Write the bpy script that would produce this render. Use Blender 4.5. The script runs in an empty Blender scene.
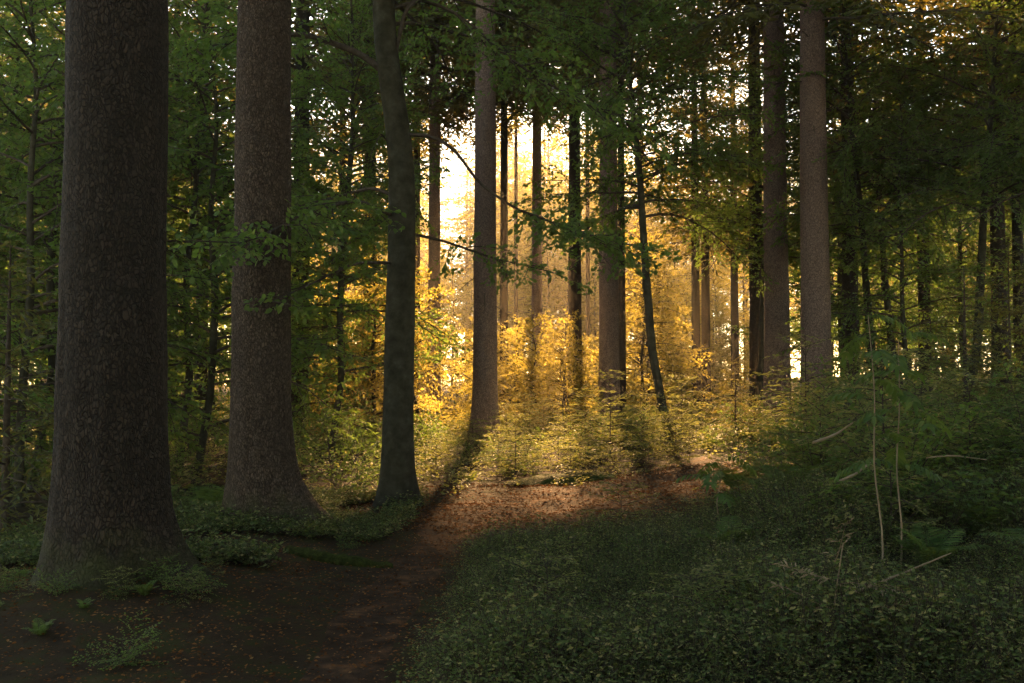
import bpy, math, random
import numpy as np
from mathutils import Vector

R = math.radians
scene = bpy.context.scene
COL = scene.collection

# ------------------------------------------------------------------ camera, sky, sun, exposure
F = 1000.0 / 1024 * 36
PITCH = 2.2
EYE = 1.6
cd = bpy.data.cameras.new('camera')
cd.lens = F; cd.sensor_width = 36; cd.clip_start = 0.05; cd.clip_end = 3000
cam = bpy.data.objects.new('camera', cd); COL.objects.link(cam)
cam.location = (0, 0, EYE); cam.rotation_euler = (R(90 + PITCH), 0, 0)
scene.camera = cam

SUN_EL, SUN_AZ = 24.0, 2.5            # degrees; azimuth clockwise from +Y (straight ahead)
world = bpy.data.worlds.new('World'); scene.world = world
world.use_nodes = True
nt = world.node_tree; nt.nodes.clear()
sky = nt.nodes.new('ShaderNodeTexSky'); sky.sky_type = 'NISHITA'; sky.sun_disc = False
sky.sun_elevation = R(SUN_EL); sky.sun_rotation = R(SUN_AZ)
sky.air_density = 1.0; sky.dust_density = 0.2; sky.ozone_density = 0.6
bg = nt.nodes.new('ShaderNodeBackground'); bg.inputs['Strength'].default_value = 0.08
wo = nt.nodes.new('ShaderNodeOutputWorld')
wb = nt.nodes.new('ShaderNodeMix'); wb.data_type = 'RGBA'; wb.blend_type = 'MULTIPLY'   # warm evening white balance of the whole sky
wb.inputs[0].default_value = 1.0; wb.inputs[7].default_value = (1.0, .88, .68, 1)
nt.links.new(sky.outputs[0], wb.inputs[6]); nt.links.new(wb.outputs[2], bg.inputs[0]); nt.links.new(bg.outputs[0], wo.inputs[0])

sd = bpy.data.lights.new('sun', 'SUN'); sd.energy = 5.0; sd.angle = R(2.5); sd.color = (1.0, 0.57, 0.245)
sun = bpy.data.objects.new('sun', sd); COL.objects.link(sun)
sv = Vector((math.sin(R(SUN_AZ)) * math.cos(R(SUN_EL)), math.cos(R(SUN_AZ)) * math.cos(R(SUN_EL)), math.sin(R(SUN_EL))))
sun.rotation_euler = sv.to_track_quat('Z', 'Y').to_euler(); sun.location = (0, 0, 60)

vs = scene.view_settings
vs.view_transform = 'Standard'; vs.look = 'None'; vs.gamma = 1; vs.use_curve_mapping = False
vs.exposure = 3.15
scene.cycles.use_denoising = True
scene.cycles.max_bounces = 6; scene.cycles.diffuse_bounces = 3; scene.cycles.transmission_bounces = 3
scene.cycles.glossy_bounces = 2; scene.cycles.volume_bounces = 0; scene.cycles.transparent_max_bounces = 4
scene.cycles.use_adaptive_sampling = True; scene.cycles.adaptive_threshold = 0.03
scene.cycles.sample_clamp_indirect = 4.0

# ------------------------------------------------------------------ helpers
def rng_(s): return np.random.default_rng(s)

def smooth(a, b, t):
    t = np.clip((t - a) / (b - a), 0, 1); return t * t * (3 - 2 * t)

def _h(ix, iy, s):
    n = (ix * 374761393 + iy * 668265263 + s * 144665) & 0x7fffffff
    n = ((n ^ (n >> 13)) * 1274126177) & 0x7fffffff
    return ((n ^ (n >> 16)) & 0xffff) / 65535.0

def vnoise(x, y, s=0):
    x = np.asarray(x, float); y = np.asarray(y, float)
    ix = np.floor(x).astype(np.int64); iy = np.floor(y).astype(np.int64)
    fx = x - ix; fy = y - iy; fx = fx * fx * (3 - 2 * fx); fy = fy * fy * (3 - 2 * fy)
    a = _h(ix, iy, s); b = _h(ix + 1, iy, s); c = _h(ix, iy + 1, s); d = _h(ix + 1, iy + 1, s)
    return (a * (1 - fx) + b * fx) * (1 - fy) + (c * (1 - fx) + d * fx) * fy

def path_x(y):
    """centre line of the trodden path (x as a function of y)"""
    return np.interp(y, [2, 6, 9, 10.8, 12, 12.8, 13.6, 14.6], [-1.0, -0.95, -0.9, -0.62, 0.0, 0.75, 1.8, 3.6])

def ground(x, y):
    x = np.asarray(x, float); y = np.asarray(y, float)
    z = 0.13 * np.maximum(0, x - 0.7) * smooth(2, 12, y) * (1 - .5 * smooth(13, 21, y)) * (1 - 0.6 * smooth(14, 40, x))
    z = z + 0.34 * np.exp(-((x - 2.2) ** 2 / 12 + (y - 22) ** 2 / 30))
    z = z + 0.35 * smooth(35, 80, y)
    z = z + 0.16 * np.exp(-((x + 2.9) ** 2 + (y - 7.2) ** 2) / 1.6) + 0.12 * np.exp(-((x + 2.5) ** 2 + (y - 10.4) ** 2) / 1.4)
    z = z + 0.10 * (vnoise(x * .7, y * .7, 3) - .5) + 0.05 * (vnoise(x * 2.3, y * 2.3, 5) - .5)
    z = z - 0.07 * np.exp(-((x - path_x(y)) / 0.5) ** 2) * smooth(16, 14, y)
    return z

def gz(x, y): return float(ground(x, y))

def px2x(px, d): return (px - 512) / 1000.0 * d

def mesh_obj(name, chunks, mats, parent=None, smooth_=False):
    """chunks: list of (verts (n,3), faces (m,k), material index) -> one mesh object"""
    vs_, loops, starts, tot, mi = [], [], [], [], []
    off = 0; ls = 0
    for v, f, m in chunks:
        v = np.asarray(v, np.float32).reshape(-1, 3); f = np.asarray(f, np.int64)
        if len(f) == 0: continue
        vs_.append(v); loops.append((f + off).ravel())
        k = f.shape[1]; n = f.shape[0]
        starts.append(ls + np.arange(n) * k); tot.append(np.full(n, k)); mi.append(np.full(n, m))
        off += len(v); ls += n * k
    v = np.concatenate(vs_); l = np.concatenate(loops).astype(np.int32)
    st = np.concatenate(starts).astype(np.int32); tt = np.concatenate(tot).astype(np.int32)
    me = bpy.data.meshes.new(name)
    me.vertices.add(len(v)); me.vertices.foreach_set('co', v.ravel())
    me.loops.add(len(l)); me.loops.foreach_set('vertex_index', l)
    me.polygons.add(len(st)); me.polygons.foreach_set('loop_start', st); me.polygons.foreach_set('loop_total', tt)
    me.polygons.foreach_set('material_index', np.concatenate(mi).astype(np.int32))
    me.polygons.foreach_set('use_smooth', np.full(len(st), smooth_))
    me.update(calc_edges=True); me.validate()
    for m in (mats if isinstance(mats, (list, tuple)) else [mats]): me.materials.append(m)
    o = bpy.data.objects.new(name, me); COL.objects.link(o)
    if parent is not None: o.parent = parent
    return o

def thing(name, label, cat, loc=(0, 0, 0), rz=0, group=None):
    o = bpy.data.objects.new(name, None); COL.objects.link(o)
    o.location = loc; o.rotation_euler = (0, 0, rz); o.empty_display_size = .2
    o['label'] = label; o['category'] = cat
    if group: o['group'] = group
    return o

def tag(o, label=None, cat=None, group=None, kind=None):
    if label: o['label'] = label
    if cat: o['category'] = cat
    if group: o['group'] = group
    if kind: o['kind'] = kind
    return o

def dup(root, loc, rz=0, sc=1.0, label=None, group=None, tilt=(0, 0)):
    r = root.copy(); COL.objects.link(r)
    r.location = loc; r.rotation_euler = (tilt[0], tilt[1], rz); r.scale = (sc, sc, sc) if np.isscalar(sc) else sc
    if label: r['label'] = label
    if group: r['group'] = group
    for ch in list(root.children):
        c = ch.copy(); COL.objects.link(c); c.parent = r
        for g in list(ch.children):
            d = g.copy(); COL.objects.link(d); d.parent = c
    return r

def norm(a): return a / np.maximum(np.linalg.norm(a, axis=-1, keepdims=True), 1e-9)

def leaves(P, D, N, L, W, k=4, cup=.12, tipdroop=0.0):
    """one small blade per row: P base, D direction, N face normal, L length, W width"""
    P = np.asarray(P, float); D = norm(np.asarray(D, float)); S = norm(np.cross(D, N)); N = np.cross(S, D)
    L = np.broadcast_to(L, (len(P),))[:, None]; W = np.broadcast_to(W, (len(P),))[:, None]
    dn = np.array([0, 0, -1.0]) * tipdroop * L
    if k == 4:
        m = P + D * L * .45 + N * W * cup
        V = np.stack([P, m + S * W * .5, P + D * L + dn, m - S * W * .5], 1)
    else:
        a = P + D * L * .28 + N * W * cup * .6; b = P + D * L * .62 + N * W * cup + dn * .4
        V = np.stack([P, a + S * W * .42, b + S * W * .46, P + D * L + dn, b - S * W * .46, a - S * W * .42], 1)
    n = len(P)
    return V.reshape(-1, 3), np.arange(n * k).reshape(n, k)

def tube(pts, rad, sides=5):
    pts = np.asarray(pts, float); n = len(pts); rad = np.broadcast_to(rad, (n,))
    t = np.gradient(pts, axis=0); t = norm(t)
    ref = np.array([0, 0, 1.0]) if abs(t[0, 2]) < .9 else np.array([1.0, 0, 0])
    a = norm(np.cross(t, ref)); b = np.cross(t, a)
    th = np.arange(sides) / sides * 2 * np.pi
    V = pts[:, None] + rad[:, None, None] * (a[:, None] * np.cos(th)[None, :, None] + b[:, None] * np.sin(th)[None, :, None])
    i = np.arange(n - 1)[:, None] * sides; j = np.arange(sides)[None]; j2 = (j + 1) % sides
    Fq = np.stack([i + j, i + j2, i + sides + j2, i + sides + j], -1).reshape(-1, 4)
    return V.reshape(-1, 3), Fq

def sticks(A, B, r):
    """many thin three-sided twigs at once"""
    A = np.asarray(A); B = np.asarray(B); n = len(A)
    t = norm(B - A); ref = np.where(np.abs(t[:, 2:3]) < .9, np.array([[0, 0, 1.0]]), np.array([[1.0, 0, 0]]))
    a = norm(np.cross(t, ref)); b = np.cross(t, a); r = np.broadcast_to(r, (n,))[:, None]
    V = []
    for Q, k in ((A, 1.0), (B, .35)):
        for th in (0, 2.094, 4.189):
            V.append(Q + r * k * (a * math.cos(th) + b * math.sin(th)))
    V = np.stack(V, 1)
    f = np.array([[0, 1, 4, 3], [1, 2, 5, 4], [2, 0, 3, 5]])
    return V.reshape(-1, 3), (np.arange(n)[:, None, None] * 6 + f[None]).reshape(-1, 4)

# ------------------------------------------------------------------ materials
def mat(name):
    m = bpy.data.materials.new(name); m.use_nodes = True
    n = m.node_tree; n.nodes.clear()
    out = n.nodes.new('ShaderNodeOutputMaterial')
    return m, n, out

def leaf_mat(name, stops, trans, tfac=.45, rough=.6, spec=.2):
    m, n, out = mat(name)
    g = n.nodes.new('ShaderNodeNewGeometry')
    cr = n.nodes.new('ShaderNodeValToRGB')
    while len(cr.color_ramp.elements) < len(stops): cr.color_ramp.elements.new(.5)
    for e, (p, c) in zip(cr.color_ramp.elements, stops): e.position = p; e.color = (*c, 1)
    n.links.new(g.outputs['Random Per Island'], cr.inputs[0])
    p = n.nodes.new('ShaderNodeBsdfPrincipled')
    p.inputs['Roughness'].default_value = rough; p.inputs['Specular IOR Level'].default_value = spec
    n.links.new(cr.outputs[0], p.inputs['Base Color'])
    t = n.nodes.new('ShaderNodeBsdfTranslucent')
    mx = n.nodes.new('ShaderNodeMix'); mx.data_type = 'RGBA'; mx.blend_type = 'MIX'
    mx.inputs[0].default_value = .25; mx.inputs[6].default_value = (*trans, 1)
    n.links.new(cr.outputs[0], mx.inputs[7]); n.links.new(mx.outputs[2], t.inputs[0])
    s = n.nodes.new('ShaderNodeMixShader'); s.inputs[0].default_value = tfac
    n.links.new(p.outputs[0], s.inputs[1]); n.links.new(t.outputs[0], s.inputs[2])
    n.links.new(s.outputs[0], out.inputs[0])
    return m

def bark_mat(name, dark, mid, light, scale=30., stretch=.45, bump=.6, moss=None, moss_h=.6, moss_f=.6):
    m, n, out = mat(name)
    tc = n.nodes.new('ShaderNodeTexCoord')
    mp = n.nodes.new('ShaderNodeMapping'); mp.inputs['Scale'].default_value = (1, 1, stretch)
    n.links.new(tc.outputs['Object'], mp.inputs[0])
    nz = n.nodes.new('ShaderNodeTexNoise'); nz.inputs['Scale'].default_value = 9; nz.inputs['Detail'].default_value = 4
    n.links.new(mp.outputs[0], nz.inputs['Vector'])
    ad = n.nodes.new('ShaderNodeVectorMath'); ad.operation = 'MULTIPLY_ADD'
    ad.inputs[1].default_value = (.09, .09, .09)
    n.links.new(nz.outputs['Color'], ad.inputs[0]); n.links.new(mp.outputs[0], ad.inputs[2])
    vo = n.nodes.new('ShaderNodeTexVoronoi'); vo.feature = 'DISTANCE_TO_EDGE'; vo.inputs['Scale'].default_value = scale
    n.links.new(ad.outputs[0], vo.inputs['Vector'])
    vc = n.nodes.new('ShaderNodeTexVoronoi'); vc.inputs['Scale'].default_value = scale
    n.links.new(ad.outputs[0], vc.inputs['Vector'])
    n2 = n.nodes.new('ShaderNodeTexNoise'); n2.inputs['Scale'].default_value = 3.5; n2.inputs['Detail'].default_value = 6
    n.links.new(mp.outputs[0], n2.inputs['Vector'])
    r1 = n.nodes.new('ShaderNodeMapRange'); r1.inputs[1].default_value = 0; r1.inputs[2].default_value = .16
    n.links.new(vo.outputs['Distance'], r1.inputs[0])
    cm = n.nodes.new('ShaderNodeMix'); cm.data_type = 'RGBA'
    cm.inputs[6].default_value = (*mid, 1); cm.inputs[7].default_value = (*light, 1)
    mr = n.nodes.new('ShaderNodeMath'); mr.operation = 'MULTIPLY'
    sp = n.nodes.new('ShaderNodeSeparateColor'); n.links.new(vc.outputs['Color'], sp.inputs[0])
    n.links.new(sp.outputs[0], mr.inputs[0]); n.links.new(n2.outputs['Fac'], mr.inputs[1])
    n.links.new(mr.outputs[0], cm.inputs[0])
    c2 = n.nodes.new('ShaderNodeMix'); c2.data_type = 'RGBA'; c2.inputs[6].default_value = (*dark, 1)
    n.links.new(r1.outputs[0], c2.inputs[0]); n.links.new(cm.outputs[2], c2.inputs[7])
    col = c2.outputs[2]
    if moss:
        sx = n.nodes.new('ShaderNodeSeparateXYZ'); n.links.new(tc.outputs['Object'], sx.inputs[0])
        hr = n.nodes.new('ShaderNodeMapRange'); hr.inputs[1].default_value = moss_h * 2; hr.inputs[2].default_value = 0.0
        hr.inputs[3].default_value = 0; hr.inputs[4].default_value = 1
        n.links.new(sx.outputs[2], hr.inputs[0])
        n3 = n.nodes.new('ShaderNodeTexNoise'); n3.inputs['Scale'].default_value = 6; n3.inputs['Detail'].default_value = 6
        n.links.new(tc.outputs['Object'], n3.inputs['Vector'])
        mm = n.nodes.new('ShaderNodeMath'); mm.operation = 'MULTIPLY'
        n.links.new(hr.outputs[0], mm.inputs[0]); n.links.new(n3.outputs['Fac'], mm.inputs[1])
        m3 = n.nodes.new('ShaderNodeMapRange'); m3.inputs[1].default_value = .25; m3.inputs[2].default_value = .55; m3.inputs[4].default_value = moss_f
        n.links.new(mm.outputs[0], m3.inputs[0])
        c3 = n.nodes.new('ShaderNodeMix'); c3.data_type = 'RGBA'; c3.inputs[7].default_value = (*moss, 1)
        n.links.new(m3.outputs[0], c3.inputs[0]); n.links.new(col, c3.inputs[6]); col = c3.outputs[2]
    p = n.nodes.new('ShaderNodeBsdfPrincipled'); p.inputs['Roughness'].default_value = .9; p.inputs['Specular IOR Level'].default_value = .15
    n.links.new(col, p.inputs['Base Color'])
    hb = n.nodes.new('ShaderNodeMath'); hb.operation = 'ADD'
    n.links.new(r1.outputs[0], hb.inputs[0]); n.links.new(nz.outputs['Fac'], hb.inputs[1])
    bp = n.nodes.new('ShaderNodeBump'); bp.inputs['Strength'].default_value = bump; bp.inputs['Distance'].default_value = .03
    n.links.new(hb.outputs[0], bp.inputs['Height']); n.links.new(bp.outputs[0], p.inputs['Normal'])
    n.links.new(p.outputs[0], out.inputs[0])
    return m

def noise_mat(name, stops, scale, bump=.4, dist=.03, rough=.9, detail=8):
    m, n, out = mat(name)
    tc = n.nodes.new('ShaderNodeTexCoord')
    nz = n.nodes.new('ShaderNodeTexNoise'); nz.inputs['Scale'].default_value = scale; nz.inputs['Detail'].default_value = detail; nz.inputs['Roughness'].default_value = .65
    n.links.new(tc.outputs['Object'], nz.inputs['Vector'])
    cr = n.nodes.new('ShaderNodeValToRGB')
    while len(cr.color_ramp.elements) < len(stops): cr.color_ramp.elements.new(.5)
    for e, (p, c) in zip(cr.color_ramp.elements, stops): e.position = p; e.color = (*c, 1)
    n.links.new(nz.outputs['Fac'], cr.inputs[0])
    p = n.nodes.new('ShaderNodeBsdfPrincipled'); p.inputs['Roughness'].default_value = rough; p.inputs['Specular IOR Level'].default_value = .03
    n.links.new(cr.outputs[0], p.inputs['Base Color'])
    bp = n.nodes.new('ShaderNodeBump'); bp.inputs['Strength'].default_value = bump; bp.inputs['Distance'].default_value = dist
    n.links.new(nz.outputs['Fac'], bp.inputs['Height']); n.links.new(bp.outputs[0], p.inputs['Normal'])
    n.links.new(p.outputs[0], out.inputs[0])
    return m

M = {}
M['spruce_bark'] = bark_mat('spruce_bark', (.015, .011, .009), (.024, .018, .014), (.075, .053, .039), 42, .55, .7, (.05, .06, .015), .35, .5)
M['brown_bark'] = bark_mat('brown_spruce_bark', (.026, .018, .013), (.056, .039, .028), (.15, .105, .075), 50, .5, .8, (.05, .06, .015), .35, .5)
M['pale_bark'] = bark_mat('pale_spruce_bark', (.075, .050, .042), (.17, .115, .093), (.33, .23, .185), 40, .55, .7, (.06, .07, .02), .3, .4)  # mottled pinkish bark, brightened to stand in for light from the left
M['beech_bark'] = noise_mat('beech_bark', [(.25, (.018, .016, .011)), (.45, (.036, .033, .022)), (.6, (.055, .050, .035)), (.8, (.095, .088, .065))], 7.0, .35, .02, .85, 10)
M['twig'] = noise_mat('twig_bark', [(.3, (.03, .024, .018)), (.7, (.09, .07, .055))], 20, .3)
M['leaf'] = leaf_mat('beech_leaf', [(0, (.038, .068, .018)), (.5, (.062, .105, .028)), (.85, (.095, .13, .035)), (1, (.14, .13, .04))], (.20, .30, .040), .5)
M['gold'] = leaf_mat('sunlit_beech_leaf', [(0, (.07, .09, .016)), (.45, (.12, .125, .022)), (.8, (.18, .14, .03)), (1, (.24, .15, .04))], (.46, .375, .065), .55)  # beech leaf again, with the gold of backlighting sun put into the colour
M['spruce'] = leaf_mat('spruce_needle', [(0, (.024, .046, .016)), (.6, (.045, .072, .022)), (1, (.085, .085, .025))], (.26, .20, .03), .4)
M['sapling'] = leaf_mat('young_needle', [(0, (.045, .070, .018)), (.5, (.095, .115, .032)), (.8, (.16, .15, .055)), (1, (.25, .22, .10))], (.36, .37, .08), .42)
M['bilberry'] = leaf_mat('bilberry_leaf', [(0, (.030, .055, .016)), (.5, (.072, .105, .026)), (.82, (.145, .16, .045)), (1, (.30, .25, .10))], (.16, .19, .03), .35, .6, .2)
M['fern'] = leaf_mat('fern_leaf', [(0, (.035, .080, .020)), (.6, (.065, .12, .03)), (1, (.13, .17, .045))], (.2, .24, .03), .4)
M['dry'] = leaf_mat('dry_frond', [(0, (.18, .13, .08)), (1, (.36, .27, .17))], (.2, .13, .06), .2)
M['litter'] = leaf_mat('litter_leaf', [(0, (.035, .016, .008)), (.45, (.11, .045, .015)), (.85, (.22, .095, .030)), (1, (.28, .17, .07))], (.14, .06, .02), .2, .9, .02)
M['moss'] = noise_mat('moss', [(.3, (.016, .022, .006)), (.5, (.035, .045, .010)), (.7, (.07, .080, .016))], 22, 1, .05)
M['soil'] = noise_mat('forest_floor', [(.25, (.014, .010, .007)), (.5, (.036, .025, .015)), (.62, (.03, .032, .011)), (.8, (.06, .042, .024))], 4.0, .8, .05, .95, 12)
M['path'] = noise_mat('path_soil', [(.3, (.020, .014, .010)), (.52, (.044, .028, .018)), (.74, (.16, .078, .034))], 5.0, .9, .04, .95, 12)

# ------------------------------------------------------------------ ground and path
def axis(fine0, fine1, step, far0, far1):
    a = list(np.arange(fine0, fine1 + 1e-6, step))
    s = step; v = fine1
    while v < far1: s *= 1.16; v += s; a.append(v)
    s = step; v = fine0
    while v > far0: s *= 1.16; v -= s; a.insert(0, v)
    return np.array(a)
gx = axis(-8, 9, .12, -170, 170); gy = axis(3, 26, .12, -50, 230)
X, Y = np.meshgrid(gx, gy); Z = ground(X, Y)
nx, ny = len(gx), len(gy)
i = np.arange(ny - 1)[:, None] * nx + np.arange(nx - 1)[None]
Fg = np.stack([i, i + 1, i + nx + 1, i + nx], -1).reshape(-1, 4)
o = mesh_obj('forest_floor', [(np.stack([X, Y, Z], -1).reshape(-1, 3), Fg, 0)], M['soil'], smooth_=True)
tag(o, kind='structure')

ys = np.linspace(2.5, 14.6, 170); us = np.linspace(-1, 1, 21)
cx = path_x(ys); dxy = np.gradient(cx, ys); nl = np.sqrt(1 + dxy ** 2)
wl = (.26 + .22 * vnoise(ys * 1.3, ys * 0, 11) + .25 * smooth(10.5, 12, ys)); wr = (.24 + .25 * vnoise(ys * 1.5, ys * 0 + 4, 12) + .2 * smooth(10.5, 12, ys))
pw = smooth(10.3, 11.8, ys); wl = wl * (.7 + .9 * pw) + .3 * pw; wr = wr * (.65 + 1.0 * pw) + .32 * pw
off = np.where(us[None] < 0, us[None] * wl[:, None], us[None] * wr[:, None])
PX = cx[:, None] + off / nl[:, None]; PY = ys[:, None] - off * (dxy / nl)[:, None]
PZ = ground(PX, PY) + .012 - .012 * np.abs(us[None]) ** 6
n2 = len(us); i = np.arange(len(ys) - 1)[:, None] * n2 + np.arange(n2 - 1)[None]
o = mesh_obj('path', [(np.stack([PX, PY, PZ], -1).reshape(-1, 3), np.stack([i, i + 1, i + n2 + 1, i + n2], -1).reshape(-1, 4), 0)], M['path'], smooth_=True)
tag(o, kind='structure')

# ------------------------------------------------------------------ trunks
def trunk_chunk(rng, r, H, flare=.5, flare_h=.5, lobes=5, centre=None, side=40, buttress=None, zbot=-.35, rough=.03, top=.12):
    """tapered trunk with root flare; r = radius at 2.5 m"""
    zs = np.concatenate([np.linspace(zbot, 2.2, 34), np.linspace(2.5, H, 34)])
    th = np.arange(side) / side * 2 * np.pi
    zz, tt = np.meshgrid(zs, th, indexing='ij')
    taper = np.interp(zz, [0, 2.5, H * .5, H], [1.08, 1.0, .74, top])
    ph = rng.uniform(0, 6.28, 3)
    lob = .5 + .5 * np.cos(lobes * tt + ph[0] + .5 * np.sin(2 * tt + ph[1]))
    fl = flare * np.exp(-np.maximum(zz, -.2) / flare_h) * (.45 + .75 * lob)
    if buttress:
        for (bth, amp, bh) in buttress:
            dth = np.angle(np.exp(1j * (tt - bth)))
            fl = fl + amp * np.exp(-(dth / .5) ** 2) * np.exp(-np.maximum(zz, -.2) / bh)
    nzv = vnoise(tt * 3.2 + 7, zz * 1.3, 21) - .5 + .5 * (vnoise(tt * 9, zz * 4, 22) - .5)
    rr = r * (taper + fl) * (1 + rough * 2 * nzv)
    c = np.zeros((len(zs), 2))
    if centre is not None:
        c[:, 0] = np.interp(zs, centre[0], centre[1]); c[:, 1] = np.interp(zs, centre[0], centre[2])
        k = np.ones(5) / 5
        for q in (0, 1):
            pad = np.pad(c[:, q], 2, mode='edge'); c[:, q] = np.convolve(pad, k, 'valid')
    V = np.stack([c[:, 0:1] + rr * np.cos(tt), c[:, 1:2] + rr * np.sin(tt), zz], -1).reshape(-1, 3)
    n = len(zs); i = np.arange(n - 1)[:, None] * side; j = np.arange(side)[None]; j2 = (j + 1) % side
    Fq = np.stack([i + j, i + j2, i + side + j2, i + side + j], -1).reshape(-1, 4)
    return V, Fq

# ------------------------------------------------------------------ foliage generators
def limb(rng, p0, d0, L, leafL, droop=.25, sp=.14, spread=.55, r0=.02, jitter=.35, k=4, start=.15, wr=.6, tilt=.3, vj=.12, lsp=.62, twig_min=.12):
    """a flat spray: main axis, alternate side twigs, alternate leaves. -> wood chunks, leaf chunk"""
    n = 9; p = np.array(p0, float); d = norm(np.array(d0, float)); st = L / (n - 1); pts = [p.copy()]
    for _ in range(n - 1):
        d = norm(d + rng.normal(0, .07, 3) + np.array([0, 0, -droop / n])); p = p + d * st; pts.append(p.copy())
    pts = np.array(pts)
    s = np.arange(start * L, L, sp); s = s + rng.uniform(-.3, .3, len(s)) * sp; s = np.clip(s, 0, L * .999)
    fi = s / L * (n - 1); i0 = np.minimum(fi.astype(int), n - 2); fr = (fi - i0)[:, None]
    A = pts[i0] * (1 - fr) + pts[i0 + 1] * fr; T = norm(pts[i0 + 1] - pts[i0])
    upv = norm(np.array([rng.normal(0, tilt), rng.normal(0, tilt), 1.0]))
    side = norm(np.cross(T, upv)); sg = np.where(np.arange(len(s)) % 2 == 0, 1, -1)[:, None]
    ang = rng.uniform(.7, 1.15, len(s))[:, None]
    TD = norm(T * np.cos(ang) + side * sg * np.sin(ang) + rng.normal(0, vj, (len(s), 3)))
    tl = (spread * L * (1 - s / L) ** .8 * np.minimum(1, .35 + 1.6 * s / L) * rng.uniform(.55, 1.1, len(s)) + twig_min)
    TD[:, 2] -= .12 * tl; TD = norm(TD)
    A = np.concatenate([A, pts[-2:-1]]); TD = np.concatenate([TD, norm(pts[-1:] - pts[-2:-1])]); tl = np.append(tl, st * 1.6)
    B = A + TD * tl[:, None]
    cnt = np.maximum(2, (tl / (leafL * lsp)).astype(int))
    idx = np.repeat(np.arange(len(tl)), cnt)
    q = np.concatenate([np.arange(c) for c in cnt]); f = (q + .6 + rng.uniform(-.3, .3, len(q))) / cnt[idx]
    f = np.minimum(f, 1)
    P = A[idx] + TD[idx] * (tl[idx] * f)[:, None] + np.array([0, 0, -1.0]) * ((f ** 2) * tl[idx] * .10)[:, None]
    sd = norm(np.cross(TD[idx], upv)); g = np.where(q % 2 == 0, 1, -1)[:, None]
    a2 = rng.uniform(.5, 1.1, len(q))[:, None]
    LD = TD[idx] * np.cos(a2) + sd * g * np.sin(a2) + rng.normal(0, jitter * .45, (len(q), 3))
    N = upv + rng.normal(0, jitter, (len(q), 3))
    ll = leafL * rng.uniform(.65, 1.15, len(q))
    LV = leaves(P, LD, N, ll, ll * wr, k=k, tipdroop=.12)
    wood = [tube(pts, np.linspace(r0, r0 * .2, n), 5), sticks(A, B, r0 * .28)]
    return wood, LV

def collect(rng, specs):
    W, Lv = [], []
    for a in specs:
        w, l = limb(rng, **a); W += w; Lv.append(l)
    return W, Lv

def young_beech(name, seed, H, zlow, Rmax, nl, leafL, mleaf, r=.05, k=4, sp=.10, lean=.0, wob=.10):
    rng = rng_(seed)
    t = thing(name, 'x', 'tree')
    zc = np.linspace(0, H, 7); cxx = np.cumsum(rng.normal(lean, wob, 7)); cyy = np.cumsum(rng.normal(0, wob, 7)); cxx[0] = cyy[0] = 0
    tr = trunk_chunk(rng, r, H, .35, .2, 4, (zc, cxx, cyy), 12, rough=.02, top=.15)
    specs = []
    for q in range(nl):
        f = (q + rng.uniform(0, 1)) / nl; z = zlow + (H - zlow) * f ** .9
        a = rng.uniform(0, 6.283)
        L = Rmax * (1 - f) ** .55 * rng.uniform(.6, 1.1) + .4
        el = rng.uniform(.05, .45) + .5 * f
        specs.append(dict(p0=(np.interp(z, zc, cxx), np.interp(z, zc, cyy), z), d0=(math.cos(a) * math.cos(el), math.sin(a) * math.cos(el), math.sin(el)),
                          L=L, leafL=leafL, droop=.9 * rng.uniform(.5, 1.2), sp=sp, r0=.008 + .007 * L, k=k, lsp=.40, spread=.6, jitter=.7, tilt=.5, vj=.25))
    W, Lv = collect(rng, specs)
    mesh_obj('trunk', [(*tr, 0)], [M['beech_bark']], t, True)
    mesh_obj('branches', [(*w, 0) for w in W], [M['twig']], t, True)
    mesh_obj('crown', [(*l, 0) for l in Lv], [mleaf], t)
    return t

def spruce_bough_specs(rng, z0, z1, Rb, nb, leafL, sp, pw=.8, el=(-.25, .15)):
    S = []
    for q in range(nb):
        f = (q + rng.uniform(0, 1)) / nb; z = z0 + (z1 - z0) * f
        a = q * 2.4 + rng.uniform(-.4, .4); L = Rb * (1 - f) ** pw * rng.uniform(.75, 1.1) + .25
        e = rng.uniform(*el) + .5 * f
        S.append(dict(p0=(0, 0, z), d0=(math.cos(a) * math.cos(e), math.sin(a) * math.cos(e), math.sin(e)), L=L, leafL=leafL,
                      droop=.5, sp=sp, spread=.45, r0=.012 + .008 * L, wr=.28, jitter=.5, lsp=.30, twig_min=.15))
    return S

def along(pts, n):
    pts = np.array(pts, float); s = np.concatenate([[0], np.cumsum(np.linalg.norm(np.diff(pts, axis=0), axis=1))])
    q = np.linspace(0, s[-1], n); c = np.stack([np.interp(q, s, pts[:, k]) for k in range(3)], 1)
    for _ in range(2): c[1:-1] = (c[:-2] + 2 * c[1:-1] + c[2:]) / 4
    return c

def dead_stubs(rng, n, z0, z1, r, parent, Lm=.9):
    """bare dead branches low on a spruce trunk, each a part of its own"""
    for _ in range(n):
        z = rng.uniform(z0, z1); a = rng.uniform(0, 6.283); L = rng.uniform(.2, Lm); e = rng.uniform(-.6, .1)
        p = np.array([math.cos(a) * r * .7, math.sin(a) * r * .7, z]); d = np.array([math.cos(a) * math.cos(e), math.sin(a) * math.cos(e), math.sin(e)])
        c = along([p, p + d * L * .5 + [0, 0, .02], p + d * L - [0, 0, .05]], 6); A, B = [], []
        for _ in range(4):
            s = p + d * L * rng.uniform(.3, .95); A.append(s); B.append(s + norm(d + rng.normal(0, .7, 3)) * L * rng.uniform(.2, .5))
        mesh_obj('dead_branch', [(*tube(c, np.linspace(.013, .004, 6), 5), 0), (*sticks(np.array(A), np.array(B), .006), 0)], M['twig'], parent)

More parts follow.
